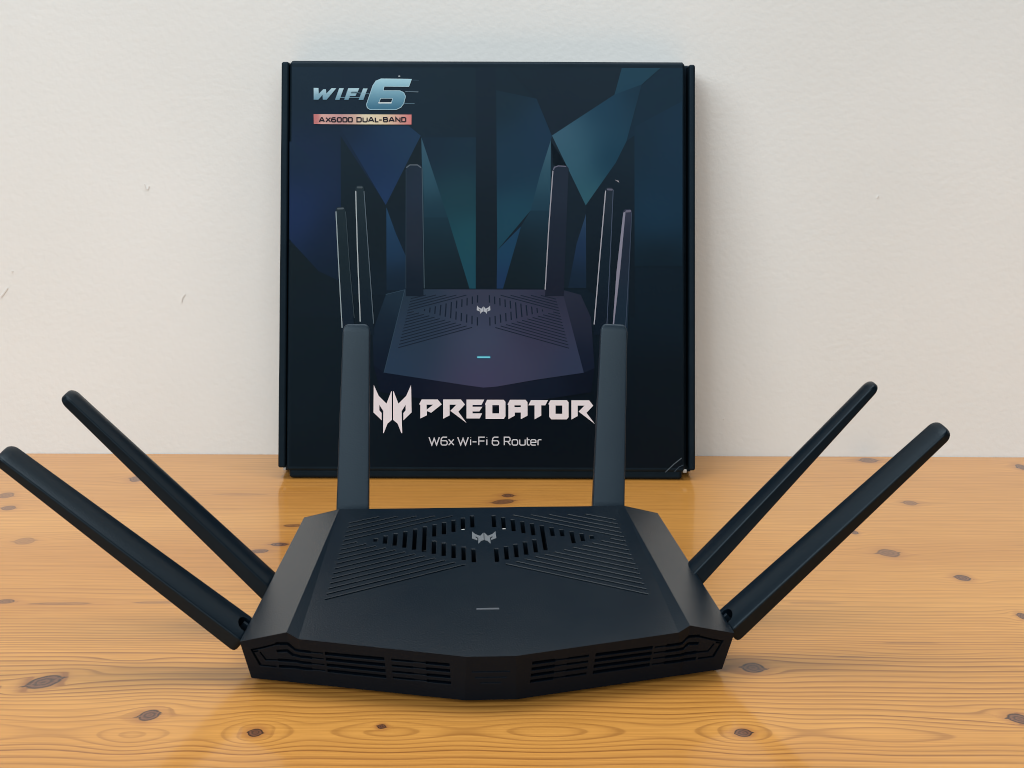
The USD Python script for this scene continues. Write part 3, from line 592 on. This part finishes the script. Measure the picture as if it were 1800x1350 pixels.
fslots += [bk([(77.0, 21.7), (85.5, 21.8), (89.0, 24.6), (95.0, 24.2)], 1.6), bk([(94.0, 24.2), (102.5, 21.2), (107.5, 19.8), (104.6, 11.0), (96.0, 11.0)], 1.0),
           bk([(77.0, 18.4), (87.0, 18.4), (89.6, 20.6), (95.0, 19.9)], 1.6), bk([(103.4, 18.8), (101.0, 14.6), (94.0, 14.9)], 0.9), bk([(104.2, 19.4), (106.9, 18.6), (104.3, 11.6)], 0.8),
           bk([(77.5, 15.0), (94.8, 14.9)], 1.7), bk([(77.5, 11.6), (94.8, 11.2)], 1.7)]
fslots = unary_union(fslots)
for g in polys(fslots):
    for sd in (1, -1):
        cut.append(front_cut(g, 0.004, sd))
# three shallow lines on the flat nose
for z_, w_ in ((18.6, 9.0), (15.4, 7.5), (12.4, 5.0)):
    cut.append(mbox(-w_ * mm_, w_ * mm_, -0.004, 0.30 * (0.0265 - z_ * mm_) + 0.0009, (z_ - 0.35) * mm_, (z_ + 0.35) * mm_))
body = body - m3.Manifold.batch_boolean(cut, m3.OpType.Add)
bm = body.to_mesh(); bt_ = trimesh.Trimesh(bm.vert_properties[:, :3], bm.tri_verts, process=False)
cen, nor = bt_.triangles_center, bt_.face_normals
au = np.abs(cen[:, 0])
line_v = np.where(au < 0.0116, 0.0, (au - 0.0116) * 0.0275 / 0.1096)                 # plan line of the front edge
inset = (cen[:, 1] - line_v) * 0.97
is_front = (inset < 0.0135) & (cen[:, 2] < 0.0305) & (nor[:, 2] < 0.55) & ((nor[:, 1] < -0.5) | (inset - 0.30 * (0.0255 - cen[:, 2]) < 0.0046) & (nor[:, 2] > -0.9) & (np.abs(nor[:, 0]) < 0.9))
is_front |= (nor[:, 2] >= 0.55) & (inset - 0.30 * (0.0255 - cen[:, 2]) < 0.0046) & (cen[:, 2] < 0.0235) & (au < 0.1118)
is_front &= ~((au > 0.105) & (np.abs(nor[:, 0]) > 0.6))
for nm_, sel, mt_ in (('body', ~is_front, body_plastic), ('front_grille', is_front, grille_plastic)):
    part(router, nm_, bt_.submesh([np.nonzero(sel)[0]], append=True, repair=False), mt_, label={'body': 'matte black faceted shell with vent slots and grooves', 'front_grille': 'black slotted front face below the shell edge'}[nm_])
for x_, y_ in ((-0.080, 0.055), (0.080, 0.055), (-0.082, 0.150), (0.082, 0.150)):
    part(router, 'foot', m3.Manifold.cylinder(0.0034, 0.006, 0.0055, 24).translate((x_, y_, 0)), rubber, smooth=40)
# emblem and indicator on the sloping top
def top_sheet(poly, h):
    Vs, Fs, n = [], [], 0
    for g in polys(poly):
        t_ = trimesh.creation.extrude_polygon(g, h, engine='earcut'); Vs.append(t_.vertices); Fs.append(t_.faces + n); n += len(t_.vertices)
    v = np.vstack(Vs); v = np.c_[v[:, :2], v[:, 2] + 0.027 + SL * v[:, 1] - 0.0002]
    return trimesh.Trimesh(v, np.vstack(Fs), process=False)
emb_top = aff(EMB, [13.7 / 548 * mm_, 0, 0, -15.2 / 685 * mm_, -408 * 13.7 / 548 * mm_, (133.8 + 145 * 15.2 / 685) * mm_])
part(router, 'emblem', top_sheet(emb_top, 0.0004), emblem_grey)
part(router, 'indicator_light', top_sheet(sbox(-6.0 * mm_, 44.0 * mm_, 5.4 * mm_, 45.4 * mm_), 0.0004), lens_grey)
for s_ in (-1, 1):
    part(router, 'light_pipe', top_sheet(sbox((s_ * 11.8 - 0.9) * mm_, 137.4 * mm_, (s_ * 11.8 + 0.9) * mm_, 138.8 * mm_), 0.0006).apply_translation((0, 0, -0.0009)), white_plastic)

# antennas
def antenna(base, tip, twist, bw=0.0188, tw=0.0146, bt=0.0080, tt=0.0046, upright=False, notch=True, label=None, bulge=0.0020, tipr=0.0040, amat=None):
    base, tip = np.array(base, float), np.array(tip, float)
    d = tip - base; L = np.linalg.norm(d); d /= L
    if upright:
        wax = np.array([1.0, 0, 0])
    else:
        a2 = np.array([-d[2] if d[0] > 0 else d[2], 0, abs(d[0])]); a2 /= np.linalg.norm(a2)
        wax = math.cos(twist) * np.array([0, 1.0, 0]) + math.sin(twist) * a2
    wax = wax - d * (wax @ d); wax /= np.linalg.norm(wax)
    nax = np.cross(wax, d)
    if upright and nax[1] > 0 or (not upright and nax[2] < 0): nax = -nax         # nax: out of the broad front face
    # cross-section (unit half width / half thickness): flat face, bevelled shoulders, rounded back
    st = np.concatenate([[0, 0.0006, 0.0016, 0.003], np.linspace(0.008, L - 0.008, 12), L - 0.005 + 0.005 * np.sin(np.linspace(0, np.pi / 2, 7))[0:]])
    ringsV = []
    for s in st:
        k = s / L
        w, t = (bw + (tw - bw) * k) / 2, (bt + (tt - bt) * k) / 2
        e_ = min(s / 0.003, 1.0); sh = math.sqrt(max(0.0, 1 - (1 - e_) ** 2)) * 0.0016 - 0.0016      # rounded foot
        q = max(0.0, (s - (L - 0.005)) / 0.005); sh2 = tipr * (1 - math.sqrt(max(0.0, 1 - q * q * 0.995)))
        w2, t2 = max(w + sh - sh2, 0.0006), max(t + sh * 0.6 - sh2 * 0.35, 0.0006)
        r = min(0.0008, t2 * 0.6, w2 * 0.5)
        prof = []
        for cx_, cz_, a_s in ((w2 - r, t2 - r, 0), (-(w2 - r), t2 - r, 90), (-(w2 - r), -(t2 - r), 180), (w2 - r, -(t2 - r), 270)):
            for a_ in np.radians(np.linspace(a_s, a_s + 90, 6)):
                prof.append((cx_ + r * math.cos(a_), cz_ + r * math.sin(a_)))
            if a_s == 0:
                prof += [((w2 - r) * q_, t2) for q_ in np.linspace(0.85, -0.85, 11)]
        prof = np.array(prof)
        bul = bulge * (t2 / (bt / 2)) * (1 - (prof[:, 0] / w2) ** 2) * (prof[:, 1] > t2 - r * 1.01)
        ringsV.append(base + d * s + prof[:, :1] * wax + (prof[:, 1] + bul)[:, None] * nax)
    n = len(ringsV[0]); V_ = np.vstack(ringsV); F_ = []
    for i in range(len(st) - 1):
        for j in range(n):
            p, q_ = i * n + j, i * n + (j + 1) % n
            F_ += [(p, q_, q_ + n), (p, q_ + n, p + n)]
    c0, c1 = len(V_), len(V_) + 1
    V_ = np.vstack([V_, ringsV[0].mean(0), ringsV[-1].mean(0)])
    for j in range(n):
        F_ += [(c0, (j + 1) % n, j), (c1, (len(st) - 1) * n + j, (len(st) - 1) * n + (j + 1) % n)]
    t_ = trimesh.Trimesh(V_, np.array(F_), process=False); trimesh.repair.fix_normals(t_)
    if t_.volume < 0: t_.invert()
    frame = np.stack([wax, d, nax])                                        # local (w, along, out) -> router
    def placed(man):
        mm3 = man.to_mesh(); v = mm3.vert_properties[:, :3] @ frame + base
        tt_ = trimesh.Trimesh(v, mm3.tri_verts, process=False)
        if tt_.volume < 0: tt_.invert()
        return tt_
    man = m3.Manifold(m3.Mesh(np.asarray(t_.vertices, np.float32), np.asarray(t_.faces, np.uint32)))
    if notch:
        nt = placed(prism(unary_union([sbox(-0.0044, -0.002, 0.0044, 0.0034), shapely.geometry.Point(0, 0.0034).buffer(0.0044)]), -0.0008, 0.01))
        man = man - m3.Manifold(m3.Mesh(np.asarray(nt.vertices, np.float32), np.asarray(nt.faces, np.uint32)))
    mm4 = man.to_mesh(); fin = trimesh.Trimesh(mm4.vert_properties[:, :3], mm4.tri_verts, process=False)
    p = part(router, 'antenna', fin, amat or antenna_plastic, smooth=32, label=label)
    if notch:                                                               # U-shaped knuckle with its pin, reaching to the shell
        kn = mbox(-0.0038, 0.0038, -0.0072, 0.0046, -0.0010, 0.0040) - mbox(-0.0024, 0.0024, 0.0006, 0.0060, 0.0, 0.006)
        part(p, 'hinge', placed(kn), hinge_plastic)
        part(p, 'hinge_pin', placed(m3.Manifold.cylinder(0.0125, 0.0016, 0.0016, 20).rotate((0, 90, 0)).translate((-0.00625, -0.0035, 0.0016))), hinge_plastic, smooth=40)
    else:
        part(p, 'hinge', placed(mbox(-0.0065, 0.0065, -0.009, 0.004, -0.003, 0.003) + mbox(-0.005, 0.005, -0.009, -0.002, -0.010, 0.002)), hinge_plastic)
    return p
r15 = math.radians
antenna((-0.1215, 0.045, 0.0192), (-0.2392, 0.045, 0.1132), r15(15), label='front left antenna, slanting outwards')
antenna((-0.1105, 0.100, 0.0158), (-0.2242, 0.100, 0.1288), r15(4), tw=0.0138, label='rear left antenna, slanting outwards')
antenna((0.1212, 0.045, 0.0192), (0.2318, 0.045, 0.1214), r15(15), bw=0.0178, tw=0.0132, label='front right antenna, slanting outwards')
antenna((0.1085, 0.100, 0.0185), (0.2140, 0.100, 0.1310), r15(-2), tw=0.0122, tt=0.0040, label='rear right antenna, slanting outwards')
antenna((-0.0785, 0.1800, 0.0110), (-0.0775, 0.2100, 0.1448), 0, bw=0.0204, tw=0.0166, bulge=0.0007, tipr=0.0032, amat=upright_plastic, upright=True, notch=False, label='back left antenna, standing upright')
antenna((0.0765, 0.1800, 0.0110), (0.0838, 0.2100, 0.1439), 0, bw=0.0204, tw=0.0166, bulge=0.0007, tipr=0.0032, amat=upright_plastic, upright=True, notch=False, label='back right antenna, standing upright')
